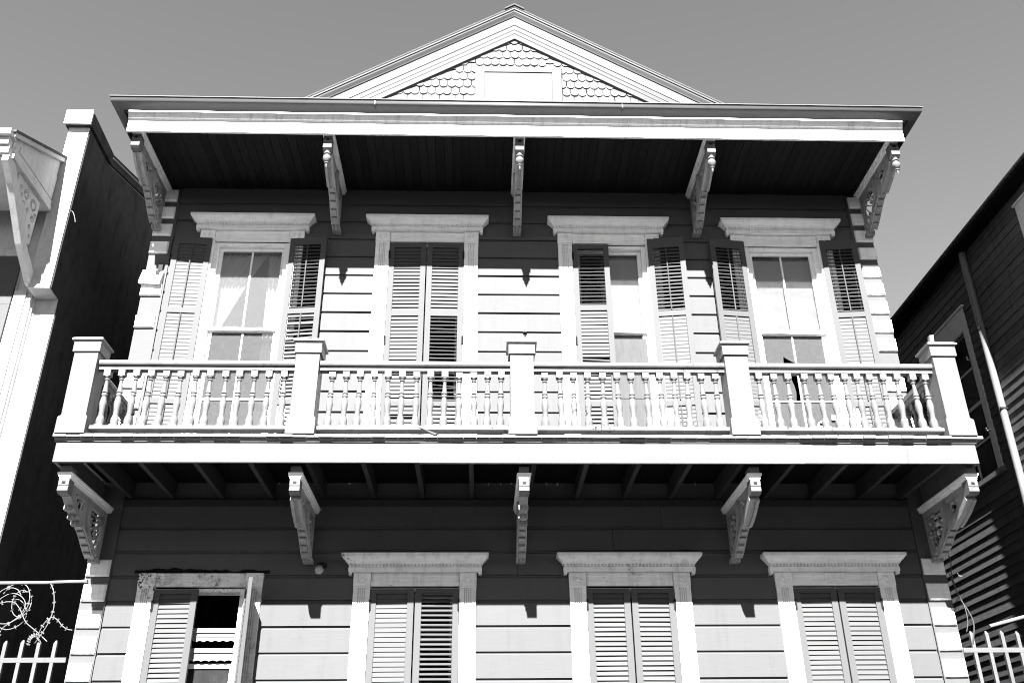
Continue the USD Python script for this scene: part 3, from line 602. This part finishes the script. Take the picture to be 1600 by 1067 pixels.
for i, c in enumerate(POSTS):
    h = 0.112; y0, y1 = -1.278, -1.055; tl = (rng.uniform(-.006, .006) if i else -0.01)
    shaft = B(c - h, c + h, y0, y1, 4.875, 5.715)
    p = put(BAL, 'post', rot(shaft, tl, (0, 1, 0), (c, 0, 4.87)), PORCH)
    put(BAL, 'post_base', cat_([B(c - h - 0.022, c + h + 0.022, y0 - 0.022, y1 + 0.022, 4.874, 5.030), FRUST((c - h - 0.022, c + h + 0.022, 5.0301, 5.031, y0 - 0.02), (c - h - 0.005, c + h + 0.005, 5.0301, 5.055, y0 - 0.003))]), PORCH)
    cp = [B(c - h - 0.016, c + h + 0.016, y0 - 0.016, y1 + 0.016, 5.712, 5.812),
          HULL([(c + sx * a, (y0 + y1) / 2 + sy * b, z) for a, b, z in ((h + 0.017, h + 0.017, 5.813), (h + 0.036, h + 0.036, 5.828), (h + 0.036, h + 0.036, 5.846)) for sx in (-1, 1) for sy in (-1, 1)]),
          HULL([(c + sx * a, (y0 + y1) / 2 + sy * a, z) for a, z in ((h + 0.035, 5.8465), (h + 0.01, 5.868)) for sx in (-1, 1) for sy in (-1, 1)])]
    put(BAL, 'post_cap', rot(cat_(cp), tl, (0, 1, 0), (c, 0, 4.87)), PORCH)
    if i == 4: put(BAL, 'finial_stub', rot(HULL([(4.055 + a, -1.25 + b, z) for a in (-0.022, 0.022) for b in (-0.02, 0.02) for z in (5.86, 5.955 + 0.3 * a)]), 0.14, (0, 1, 0), (4.06, 0, 5.86)), PORCH_WORN)
top_rail = [(-1.115, 5.600), (-1.235, 5.600), (-1.243, 5.612), (-1.243, 5.634), (-1.235, 5.648), (-1.205, 5.660), (-1.145, 5.660), (-1.115, 5.648)]
sub_rail = [(-1.130, 5.5985), (-1.226, 5.5985), (-1.219, 5.588), (-1.214, 5.582), (-1.214, 5.556), (-1.142, 5.556), (-1.142, 5.582)]
bot_rail = [(-1.135, 4.935), (-1.225, 4.935), (-1.232, 4.942), (-1.232, 4.966), (-1.222, 4.980), (-1.140, 4.980)]
def baluster(c, y=-1.178, lean=0.0):
    z0, z1 = 4.981, 5.555
    k = 1 + rng.uniform(-0.03, 0.03)
    pr = [(0.0, 4.985), (0.029, 4.985), (0.031, 5.03), (0.030, 5.055), (0.023, 5.082), (0.0185, 5.10), (0.0215, 5.112), (0.019, 5.12), (0.021, 5.15), (0.0265, 5.20), (0.0265, 5.225), (0.021, 5.262), (0.0165, 5.285), (0.0215, 5.292), (0.0235, 5.302), (0.021, 5.313), (0.015, 5.318), (0.0225, 5.326), (0.0225, 5.332),
          (0.0185, 5.345), (0.0155, 5.39), (0.0125, 5.435), (0.0125, 5.450), (0.0195, 5.458), (0.0195, 5.466), (0.014, 5.472), (0.024, 5.484), (0.024, 5.492), (0.0, 5.495)]
    pr = [(r * k * 1.22, z) for r, z in pr]
    return rot(cat_([LATHE(pr, (c, y, 0), 12), B(c - 0.032, c + 0.032, y - 0.032, y + 0.032, 5.4935, z1), B(c - 0.037, c + 0.037, y - 0.037, y + 0.037, z0, 4.995)]), lean, (0, 1, 0), (c, y, z1))
BX = [(-4.0, -3.864, -3.723, -3.583, -3.443, -3.305, -3.161, -3.023, -2.879, -2.746, -2.605, -2.466, -2.321), (-1.861, -1.728, -1.593, -1.457, -1.327, -1.188, -1.051, -.916, -.778, -.639, -.501, -.365, -.234),
      (.186, .328, .466, .603, .749, .888, 1.026, 1.167, 1.304, 1.446, 1.577, 1.713, 1.853), (2.278, 2.427, 2.566, 2.729, 2.868, 2.993, 3.127, 3.248, 3.373, 3.511, 3.649, 3.804, 3.928)]
for k in range(4):
    a, b = POSTS[k] + 0.113, POSTS[k + 1] - 0.113
    r_ = rng.uniform(-0.004, 0.004)
    for nm, pf, mt in (('handrail', top_rail, PORCH), ('sub_rail', sub_rail, PORCH_WORN), ('bottom_rail', bot_rail, PORCH_WORN)):
        put(BAL, nm, rot(EX(pf, a, b), r_ * (nm == 'bottom_rail'), (0, 1, 0), ((a + b) / 2, 0, 5)), mt)
    for q in BX[k]: put(BAL, 'baluster', baluster(q + 0.012, y=-1.178 + rng.uniform(-0.006, 0.006), lean=rng.uniform(-0.028, 0.028)), PORCH, smooth=40)
for s, c in ((-1, -4.185), (1, 4.13)):
    def side(pf): return EY([(c + (-y - 1.18), z) for y, z in pf], -1.053, -0.04)
    for nm, pf in (('handrail', top_rail), ('sub_rail', sub_rail), ('bottom_rail', bot_rail)): put(BAL, nm, side(pf), PORCH_WORN)
    for q in np.linspace(-0.93, -0.16, 6): put(BAL, 'baluster', baluster(c, y=q), PORCH_WORN, smooth=40)

put(HOUSE, 'wall_hook', cat_([B(0.050, 0.092, -0.06, -0.027, 6.615, 6.655), B(0.062, 0.076, -0.10, -0.061, 6.625, 6.640)]), WHITE_WORN)

# ================================================================ the far side of the street: it stands behind the camera, closes off the low sky and shows in the panes
def street_house(x0, x1, eave, label, windows, porch):
    t = thing('street_house', label, 'house', group=None)
    yf = -23.0; c = (x0 + x1) / 2; rid = eave + 0.42 * (x1 - x0) / 2
    put(t, 'wall', EY([(x0, 0.0), (x1, 0.0), (x1, eave), (c, rid), (x0, eave)], -34, yf), FAR_WALL)
    put(t, 'roof', cat_([EY([(c, rid + 0.02), (c, rid + 0.2), (e, eave + 0.05), (e, eave - 0.13)], -34.4, yf + 0.5) for e in (x0 - 0.35, x1 + 0.35)]), ROOF)
    n = windows; w = (x1 - x0) / n
    for k in range(n):
        q = x0 + (k + 0.5) * w
        for z in ([1.3, 5.0] if eave > 6 else [1.3]):
            f = put(t, 'window', B(q - 0.62, q + 0.62, yf + 0.01, yf + 0.06, z - 0.1, z + 2.3), WHITE_WORN)
            put(f, 'pane', B(q - 0.46, q + 0.46, yf + 0.061, yf + 0.068, z + 0.05, z + 2.1), INTERIOR)
    if porch:
        put(t, 'porch_roof', B(x0, x1, yf + 0.07, yf + 1.6, 4.0, 4.2), FAR_WALL)
        for k in range(4): put(t, 'porch_post', B(x0 + 0.2 + k * (x1 - x0 - 0.5) / 3, x0 + 0.35 + k * (x1 - x0 - 0.5) / 3, yf + 1.35, yf + 1.5, 0.0, 3.999), WHITE_WORN)
    return t
street_house(-25.5, -17.6, 7.4, 'two storey gabled house farthest west on the opposite pavement', 3, False)
street_house(-16.6, -8.6, 8.2, 'tall two storey house with a post porch on the opposite pavement', 4, True)
street_house(-7.7, 0.6, 7.8, 'two storey gabled house standing straight across the street from the balcony', 4, False)
street_house(1.5, 9.4, 8.3, 'porched two storey house across the street from the dark clapboard wall', 3, True)
street_house(10.5, 18.5, 7.2, 'two storey gabled house farthest east on the opposite pavement', 4, False)

# ================================================================ things in and on the house
# sheer curtains in the left upper window
def sheet(xl, xr, z0, z1, y, folds, amp, n=64, m=26):
    v, f = [], []
    for j in range(m + 1):
        t = j / m; z = z1 + (z0 - z1) * t
        a, b = xl(t), xr(t)
        for i in range(n + 1):
            s = i / n
            v.append((a + (b - a) * s, y + amp * math.sin(2 * math.pi * folds * s + 0.6 * math.sin(3 * t + 5 * s)) + 0.3 * amp * math.sin(13.7 * s * folds / 4 + 2 * t), z))
    for j in range(m):
        for i in range(n):
            q = j * (n + 1) + i; f.append((q, q + 1, q + n + 2, q + n + 1))
    return (np.array(v), np.array(f))
c = UP_C[0]
put('/World', 'curtain', sheet(lambda t: c - 0.40, lambda t: c + 0.16 - 0.48 * t ** 0.9, 6.66, 7.74, 0.175, 9, 0.012), SHEER, smooth=True, label='sheer white curtain swept aside to the left in the leftmost upper window', cat='curtain', group=None)
put('/World', 'curtain', sheet(lambda t: c + 0.17 + 0.03 * math.sin(2.5 * t), lambda t: c + 0.41, 4.95, 7.74, 0.19, 5, 0.014), SHEER, smooth=True, label='sheer white curtain hanging straight down the right edge of the leftmost upper window', cat='curtain')
c = UP_C[2]
put('/World', 'window_blind', B(c - 0.36, c + 0.36, 0.118, 0.122, 6.66, 7.72), BLIND, label='pale blind drawn down behind the window beside the half closed shutter', cat='blind')
put('/World', 'plywood_board', cat_([B(c - 0.38, c + 0.38, 0.066, 0.078, 5.845, 6.585), B(c - 0.38, c + 0.38, 0.062, 0.076, 4.95, 5.835)]), PLY, label='grey plywood sheets covering the lower sash of the third upper window', cat='board')
c = UP_C[3]
v, f = sheet(lambda t: c - 0.37, lambda t: c + 0.37, 6.62, 7.735, 0.135, 0.6, 0.004, 20, 40)
v[:, 1] += 0.006 * np.sin(v[:, 2] * 26 + 3 * v[:, 0])
put('/World', 'window_blind', (v, f), BLIND, smooth=True, label='rippled pale blind behind the rightmost upper window above the broken pane', cat='blind')
c = LO_C[0]
def valance(z1, z0, y):
    xs = np.linspace(c - 0.38, c + 0.38, 120)
    lowr = [(x_, z0 + 0.012 * abs(math.sin((x_ - c) * 42))) for x_ in xs[::-1]]
    band = EY(Polygon([(xs[0], z1), (xs[-1], z1)] + lowr).buffer(0), y, y + 0.006)
    return cat_([band, B(c - 0.38, c + 0.38, y - 0.014, y - 0.0005, z1 - 0.045, z1 - 0.006), B(c - 0.38, c + 0.38, y - 0.006, y - 0.0005, z0 + 0.045, z0 + 0.055)])
put('/World', 'valance', valance(3.385, 3.255, 0.07), LACE, label='upper scalloped valance across the open ground floor window', cat='valance')
put('/World', 'valance', valance(3.20, 3.075, 0.075), LACE, label='lower scalloped valance just above the dark screen in the open window', cat='valance')
lp = thing('wall_lamp', 'small white bulb lamp on the wall under the second lower bracket', 'lamp')
put(lp, 'lamp_base', cat_([LATHE([(0, -0.02), (0.045, -0.02), (0.05, 0.0), (0.035, 0.02), (0, 0.02)], (-1.985, -0.07, 3.965), 14), TUBE([(-1.985, -0.03, 3.985), (-1.985, -0.07, 3.97)], 0.02, 8)]), IRON, smooth=40)
put(lp, 'bulb', cat_([rot(LATHE([(0, -0.11), (0.02, -0.108), (0.038, -0.09), (0.044, -0.065), (0.036, -0.035), (0.022, -0.012), (0.018, 0.0), (0, 0.0)], (0, 0, 0), 14), math.radians(-48), (1, 0.0, 0), (0, 0, 0)).apply_translation((-2.0, -0.085, 3.945))]), BULB, smooth=40)

# ================================================================ fences, bars and wire
def gate(name, label, xs, rail_z, xr0, xr1, side):
    t = thing(name, label, 'fence')
    put(t, 'rail', B(xr0, xr1, -0.018, 0.018, rail_z - 0.022, rail_z + 0.022), GATE)
    put(t, 'rail', B(xr0, xr1, -0.018, 0.018, 0.35, 0.39), GATE)
    for x_ in xs:
        w = 0.0165; z1 = rail_z + 0.155 + rng.uniform(-0.004, 0.004)
        put(t, 'picket', cat_([B(x_ - w, x_ + w, -0.0165, 0.0165, rail_z + 0.0225, z1), HULL([(x_ - w, -w, z1), (x_ + w, -w, z1), (x_ - w, w, z1), (x_ + w, w, z1), (x_ - 0.006, 0, z1 + 0.030), (x_ + 0.006, 0, z1 + 0.030)]),
                                 B(x_ - w, x_ + w, -0.0165, 0.0165, 0.3905, rail_z - 0.0225), B(x_ - w, x_ + w, -0.0165, 0.0165, 0.16, 0.3495)]), GATE)
    return t
gate('steel_fence', 'pale steel picket fence in the gap by the white stuccoed wall', [-5.25, -5.095, -4.935, -4.775, -4.62, -4.465, -4.33][:6], 3.08, -5.35, -4.335, -1)
gate('steel_fence', 'pale steel picket fence in the gap by the dark clapboard wall', [4.432, 4.585, 4.738, 4.893, 5.048, 5.203, 5.36, 5.515, 5.67, 5.825], 3.135, 4.315, 5.97, 1)
put('/World', 'steel_bar', TUBE([(-5.37, -0.02, 3.803), (-4.7, -0.02, 3.808), (-4.26, -0.06, 3.812)], 0.016, 8), WIRE, smooth=40, label='thin pale bar running from the white wall to the house corner', cat='bar')
put('/World', 'steel_pole', TUBE([(4.64, 0.0, 3.364), (5.2, -0.02, 3.50), (5.95, -0.04, 3.66)], 0.017, 8), WIRE, smooth=40, label='thin pale pole slanting above the pickets beside the dark wall', cat='pole')
def barbed(path, r=0.0043):
    p = smooth_path(path, 70); ms = [TUBE(p, r, 5)]
    for k in range(4, len(p) - 3, 9):
        q = p[k]; d = p[k + 1] - p[k - 1]; d /= np.linalg.norm(d); a = np.cross(d, (0.3, 1, 0.2)); a /= np.linalg.norm(a)
        for s_ in (1, -1): ms.append(TUBE([q - a * 0.02 * s_ - d * 0.004, q, q + a * 0.02 * s_ + d * 0.006], 0.003, 4))
    return cat_(ms)
th = np.linspace(0, 2 * math.pi * 2.2, 26)
coil = np.c_[-5.0 + (0.15 + 0.018 * np.sin(2.3 * th)) * np.cos(th + 0.5), -0.06 + 0.012 * th, 3.60 + 0.16 * np.sin(th + 0.5) - 0.006 * th]
th2 = np.linspace(0, 2 * math.pi * 1.15, 16)
coil2 = np.c_[-4.90 + 0.085 * np.cos(th2 + 1.0), 0.02 + 0.01 * th2, 3.62 + 0.125 * np.sin(th2 + 1.0)]
BW = put('/World', 'barbed_wire', cat_([
    barbed(coil), barbed(coil2),
    barbed([(-5.30, 0.0, 3.50), (-5.1, -0.02, 3.60), (-4.95, -0.03, 3.62), (-4.87, -0.03, 3.56), (-4.83, -0.03, 3.50), (-4.77, -0.03, 3.42), (-4.66, -0.02, 3.34), (-4.545, -0.02, 3.25)]),
    barbed([(-4.62, -0.03, 3.792), (-4.575, -0.05, 3.73), (-4.545, -0.05, 3.63), (-4.535, -0.05, 3.53), (-4.555, -0.05, 3.42), (-4.60, -0.04, 3.32), (-4.635, -0.03, 3.26), (-4.655, -0.02, 3.235)]),
    barbed([(-4.64, -0.02, 3.27), (-4.62, -0.04, 3.36), (-4.575, -0.05, 3.44), (-4.525, -0.05, 3.468), (-4.47, -0.05, 3.44), (-4.42, -0.05, 3.39), (-4.37, -0.04, 3.36), (-4.325, -0.03, 3.352)]),
    barbed([(-4.72, -0.01, 3.215), (-4.71, -0.03, 3.27), (-4.68, -0.03, 3.305), (-4.63, -0.03, 3.31)]),
    barbed([(-5.02, 0, 3.24), (-5.0, -0.02, 3.36), (-4.93, -0.03, 3.42), (-4.86, -0.03, 3.47), (-4.80, -0.03, 3.56), (-4.795, -0.03, 3.66), (-4.83, -0.02, 3.75), (-4.90, -0.02, 3.80), (-5.0, -0.02, 3.78), (-5.06, -0.02, 3.70)])]), WIRE,
    label='tangle of barbed wire looped over the pickets beside the house corner', cat='barbed wire')
put('/World', 'hanging_cable', cat_([TUBE(smooth_path([(4.33, -0.04, 4.13), (4.37, -0.05, 4.02), (4.35, -0.05, 3.90), (4.36, -0.04, 3.75), (4.38, -0.05, 3.62), (4.43, -0.06, 3.50), (4.455, -0.06, 3.38), (4.42, -0.05, 3.22)]), 0.006, 5),
                                    TUBE(smooth_path([(4.325, -0.045, 3.88), (4.36, -0.05, 3.70), (4.40, -0.06, 3.55), (4.40, -0.06, 3.40), (4.37, -0.05, 3.30)]), 0.005, 5)]), CABLE, smooth=True, label='thin dark cables hanging down the right house corner', cat='cable')

# ================================================================ white neighbour on the left
NL = thing('neighbour_house', 'white stuccoed house with tall parapet party wall and bracketed eave, at the left edge', 'house')
FX1, FX0 = -5.365, -5.615
def party_wall(x0, x1, yf, step):
    # outline in (y, z): upright front, level shoulder, then the roof's slope
    lowf = yf + 0.25
    return EX(Polygon([(lowf, -0.1), (14, -0.1), (14, 12.6), (2.3, 9.95), (0.68, 9.47), (yf, 9.50), (yf, 7.17), (lowf, 7.15)]), x0, x1)
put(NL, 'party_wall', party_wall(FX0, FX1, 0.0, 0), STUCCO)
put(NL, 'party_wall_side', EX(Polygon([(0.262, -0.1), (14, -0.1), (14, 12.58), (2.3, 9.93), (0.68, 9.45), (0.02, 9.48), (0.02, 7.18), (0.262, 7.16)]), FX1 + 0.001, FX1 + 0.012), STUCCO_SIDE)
cop = put(NL, 'coping', cat_([EX(Polygon([(-0.035, 9.505), (-0.06, 9.54), (-0.06, 9.60), (-0.03, 9.64), (-0.03, 9.70), (0.70, 9.64), (0.70, 9.475), (0.3, 9.49)]), FX0 - 0.035, FX1 + 0.04),
                          EX(Polygon([(0.702, 9.475), (0.702, 9.64), (2.3, 10.13), (14, 12.78), (14, 12.61), (2.3, 9.96)]), FX0 - 0.03, FX1 + 0.035)]), STUCCO_SIDE)
put(cop, 'coping_front', B(FX0 - 0.04, FX1 + 0.045, -0.085, -0.061, 9.50, 9.72), STUCCO)
put(cop, 'coping_strip', EX(Polygon([(0.702, 9.56), (0.702, 9.585), (2.3, 10.07), (14, 12.72), (14, 12.69), (2.3, 10.045)]), FX1 + 0.036, FX1 + 0.05), WIRE)
put(NL, 'front_wall', cat_([B(-9, -5.84, 0.20, 0.35, -0.1, 8.6), B(-5.84, -5.617, 0.215, 0.35, -0.1, 8.6)]), STUCCO)
put(NL, 'window_shutter', cat_([B(-7.2, -5.86, 0.17, 0.198, 7.05, 7.68), B(-7.2, -5.86, 0.168, 0.198, 4.9, 7.046)]), SHUTTER)
put(NL, 'pilaster', cat_([B(-5.835, -5.70, 0.16, 0.214, 3, 7.22), B(-5.698, -5.635, 0.185, 0.214, 3, 7.24)]), NEIGHBOUR_TRIM)
put(NL, 'shutter_casing', B(-7.3, -5.84, 0.15, 0.198, 7.69, 7.78), NEIGHBOUR_TRIM)
EC = -5.60                                  # plane of the eave's closed end
zt = lambda y: 8.99 + 0.468 * (y + 0.05)
ea = put(NL, 'eave', EX(Polygon([(-1.04, 8.215), (-0.02, 8.215), (-0.02, zt(-0.02) - 0.06), (-1.04, zt(-1.04) - 0.06)]), -9, EC), NEIGHBOUR_TRIM)
put(ea, 'end_board', EX(Polygon([(-1.02, 8.22), (-0.02, 8.22), (-0.02, 8.275), (-1.02, 8.275)]), EC + 0.001, EC + 0.03), NEIGHBOUR_TRIM)
put(ea, 'end_board', EX(Polygon([(-1.02, 8.29), (-0.02, 8.29), (-0.02, 8.36), (-1.02, 8.36)]), EC + 0.001, EC + 0.018), NEIGHBOUR_TRIM)
put(ea, 'end_board', EX(Polygon([(-0.9, 8.385), (-0.02, 8.385), (-0.02, 8.72), (-0.9, 8.46)]), EC + 0.001, EC + 0.009), NEIGHBOUR_TRIM)
put(ea, 'roof_edge', EX(Polygon([(-1.12, zt(-1.12) - 0.055), (-0.0, zt(0) - 0.055), (-0.0, zt(0)), (-1.12, zt(-1.12))]), -9, EC + 0.04), NEIGHBOUR_TRIM)
put(ea, 'roof_shingle_layer', EX(Polygon([(-1.15, zt(-1.15) + 0.002), (0.0, zt(0) + 0.002), (0.0, zt(0) + 0.03), (-1.15, zt(-1.15) + 0.03)]), -9, EC + 0.055), ROOF)
put(ea, 'eave_crown', cat_([B(-9, EC - 0.01, -1.13, -1.045, 8.33, 8.42), B(-9, EC + 0.02, -1.19, -1.05, 8.425, 8.50), B(-9, EC + 0.0, -1.10, -1.045, 8.23, 8.325)]), NEIGHBOUR_TRIM)
put(NL, 'main_roof', EX(Polygon([(0.0, zt(0)), (6, zt(0) + 2.3), (14, zt(0) - 0.5), (14, 8.0), (0.36, 8.0)]), -9, FX0 - 0.04), ROOF)
nb = put(NL, 'bracket', EX(Polygon([(-1.08, 8.21), (-0.93, 8.21), (-0.72, 8.0), (-0.28, 7.55), (0.09, 7.32), (0.09, 7.22), (0.0, 7.22), (-0.40, 7.50), (-0.88, 7.98), (-1.08, 8.14)]), EC - 0.06, EC + 0.012), NEIGHBOUR_TRIM)
pp = Polygon([(-0.76, 8.205), (-0.20, 8.205), (-0.20, 7.62), (-0.30, 7.585), (-0.74, 8.03)])
for (yy, zz, rr) in ((-0.66, 8.09, .035), (-0.52, 8.10, .06), (-0.33, 8.08, .075), (-0.42, 7.94, .035), (-0.28, 7.92, .04), (-0.30, 7.80, .03), (-0.25, 7.70, .025), (-0.53, 7.97, .03), (-0.60, 8.03, .025), (-0.24, 7.99, .03)):
    pp = pp.difference(Point(yy, zz).buffer(rr).difference(Point(yy + 0.01, zz - 0.01).buffer(rr * 0.5)))
put(nb, 'scroll_panel', EX(pp, EC - 0.035, EC - 0.012), NEIGHBOUR_TRIM)
put(NL, 'wall_weed', TUBE(smooth_path([(FX1 + 0.01, 0.02, 8.25), (FX1 + 0.05, 0.0, 8.22), (FX1 + 0.09, -0.02, 8.15), (FX1 + 0.12, -0.02, 8.06)], 14), 0.005, 4), WIRE)

# ================================================================ dark clapboard neighbour on the right
NR = thing('neighbour_house', 'dark weathered clapboard house with a downpipe and tall side window, at the right edge', 'house')
RX = 6.0
W1 = (1.31, 2.62, 5.45, 7.74); W2 = (-1.9, -0.33, 6.2, 8.2); W0 = (-0.6, 0.55, 1.2, 2.9)
RW = put(NR, 'side_wall', EX(sbox(-3.2, 12, -0.1, 8.4).difference(sbox(W1[0] + .1, W1[1] - .1, W1[2] + .1, W1[3] - .3)).difference(sbox(W2[0] + .1, W2[1] - .1, W2[2] + .1, W2[3] - .3)), RX + 0.002, RX + 0.16), DARK_BOARD)
exp = 0.1165; z = 2.30
while z < 8.36:
    for (ya, yb) in ((-3.2, -0.9), (-0.898, 3.4), (3.402, 12.0)):
        segs = [(ya, yb)]
        for (a, b, za, zb) in (W1, W2):
            if z + exp > za and z < zb:
                segs = [q for s_ in segs for q in (((s_[0], min(s_[1], a)) if s_[0] < a else None), ((max(s_[0], b), s_[1]) if s_[1] > b else None)) if q and q[1] - q[0] > 0.03]
        for (a, b) in segs:
            o = 0.017 + rng.uniform(-0.003, 0.004)
            m = EY([(RX, z), (RX - o, z + rng.uniform(-.004, .004)), (RX - 0.004, z + exp + 0.02), (RX, z + exp + 0.02)], a + 0.002, b - 0.002)
            m = rot(m, rng.uniform(-0.0012, 0.0012), (1, 0, 0), (RX, (a + b) / 2, z)); put(RW, 'clapboard', m, DARK_BOARD)
    z += exp
put(RW, 'lower_clapboards', cat_([EY([(RX, z0), (RX - 0.017, z0), (RX - 0.004, z0 + exp + 0.02), (RX, z0 + exp + 0.02)], -3.2, 12) for z0 in (2.30 - exp * (k + 1) for k in range(17))]), DARK_BOARD, kind='stuff')
put(NR, 'front_wall', B(RX + 0.17, 14, -3.2, -3.05, -0.1, 8.4), DARK_BOARD)
put(NR, 'eave', cat_([EY([(RX - 0.20, 8.36), (RX + 0.3, 8.36), (RX + 0.3, 8.40), (RX - 0.20, 8.40)], -3.6, 12.3)]), DARKWOOD)
put(NR, 'roof', EY([(RX - 0.23, 8.405), (RX + 3.9, 11.2), (RX + 8, 8.405), (RX + 8, 8.43), (RX + 3.9, 11.24), (RX - 0.23, 8.445)], -3.7, 12.4), ROOF)
put(NR, 'roof_edge', TUBE([(RX - 0.235, -3.7, 8.425), (RX - 0.235, 12.4, 8.425)], 0.012, 6), GATE)
def nwin(w):
    a, b, z0, z1 = w
    s = put(NR, 'window_frame', cat_([B(RX - 0.03, RX + 0.02, a, a + 0.11, z0 + 0.06, z1), B(RX - 0.03, RX + 0.02, b - 0.11, b, z0 + 0.06, z1), B(RX - 0.032, RX + 0.02, a + 0.111, b - 0.111, z1 - 0.30, z1)]), DARK_TRIM)
    put(s, 'sill', B(RX - 0.055, RX + 0.03, a - 0.04, b + 0.04, z0, z0 + 0.058), PIPE)
    put(s, 'head_cap', B(RX - 0.045, RX + 0.02, a - 0.03, b + 0.03, z1 + 0.001, z1 + 0.03), DARK_TRIM)
    zs = np.linspace(z0 + 0.06, z1 - 0.30, 5); m = (a + b) / 2
    put(s, 'muntins', cat_([B(RX + 0.03, RX + 0.055, a + 0.111, b - 0.111, zz - (0.02 if k == 2 else 0.010), zz + (0.02 if k == 2 else 0.010)) for k, zz in enumerate(zs)] +
                           [B(RX + 0.032, RX + 0.053, m - 0.011, m + 0.011, p + 0.021, q - 0.021) for p, q in zip(zs, zs[1:])] +
                           [B(RX + 0.03, RX + 0.055, a + 0.111, a + 0.15, z0 + 0.07, z1 - 0.31), B(RX + 0.03, RX + 0.055, b - 0.15, b - 0.111, z0 + 0.07, z1 - 0.31)]), DARK_TRIM)
    for p, q in zip(zs, zs[1:]):
        for u, v_ in ((a + 0.111, m), (m, b - 0.111)): put(s, 'pane', B(RX + 0.041, RX + 0.044, u, v_, p, q), PANE_DARK)
    put(NR, 'room', B(RX + 0.5, RX + 0.55, a - 0.5, b + 0.5, z0 - 0.4, z1 + 0.1), INTERIOR)
nwin(W1); nwin(W2)
dp = put(NR, 'downpipe', TUBE([(RX - 0.062, 0.93, 8.35), (RX - 0.062, 0.955, 5.0)], 0.044, 14), PIPE, smooth=40)
put(dp, 'pipe_section', TUBE([(RX - 0.062, 0.955, 5.03), (RX - 0.062, 0.965, 0.3)], 0.049, 14), PIPE, smooth=40)
put(dp, 'pipe_clip', cat_([B(RX - 0.115, RX - 0.004, 0.90, 0.915, q, q + 0.025) for q in (7.2, 6.1)]), IRON)
for (y_, z_) in ((1.40, 7.0), (2.25, 7.0), (1.37, 6.0), (2.9, 4.55)):
    put(NR, 'shutter_hook', cat_([TUBE([(RX - 0.03, y_, z_), (RX - 0.08, y_, z_ + 0.01), (RX - 0.09, y_ - 0.02, z_ + 0.035)], 0.008, 6)]), WIRE)
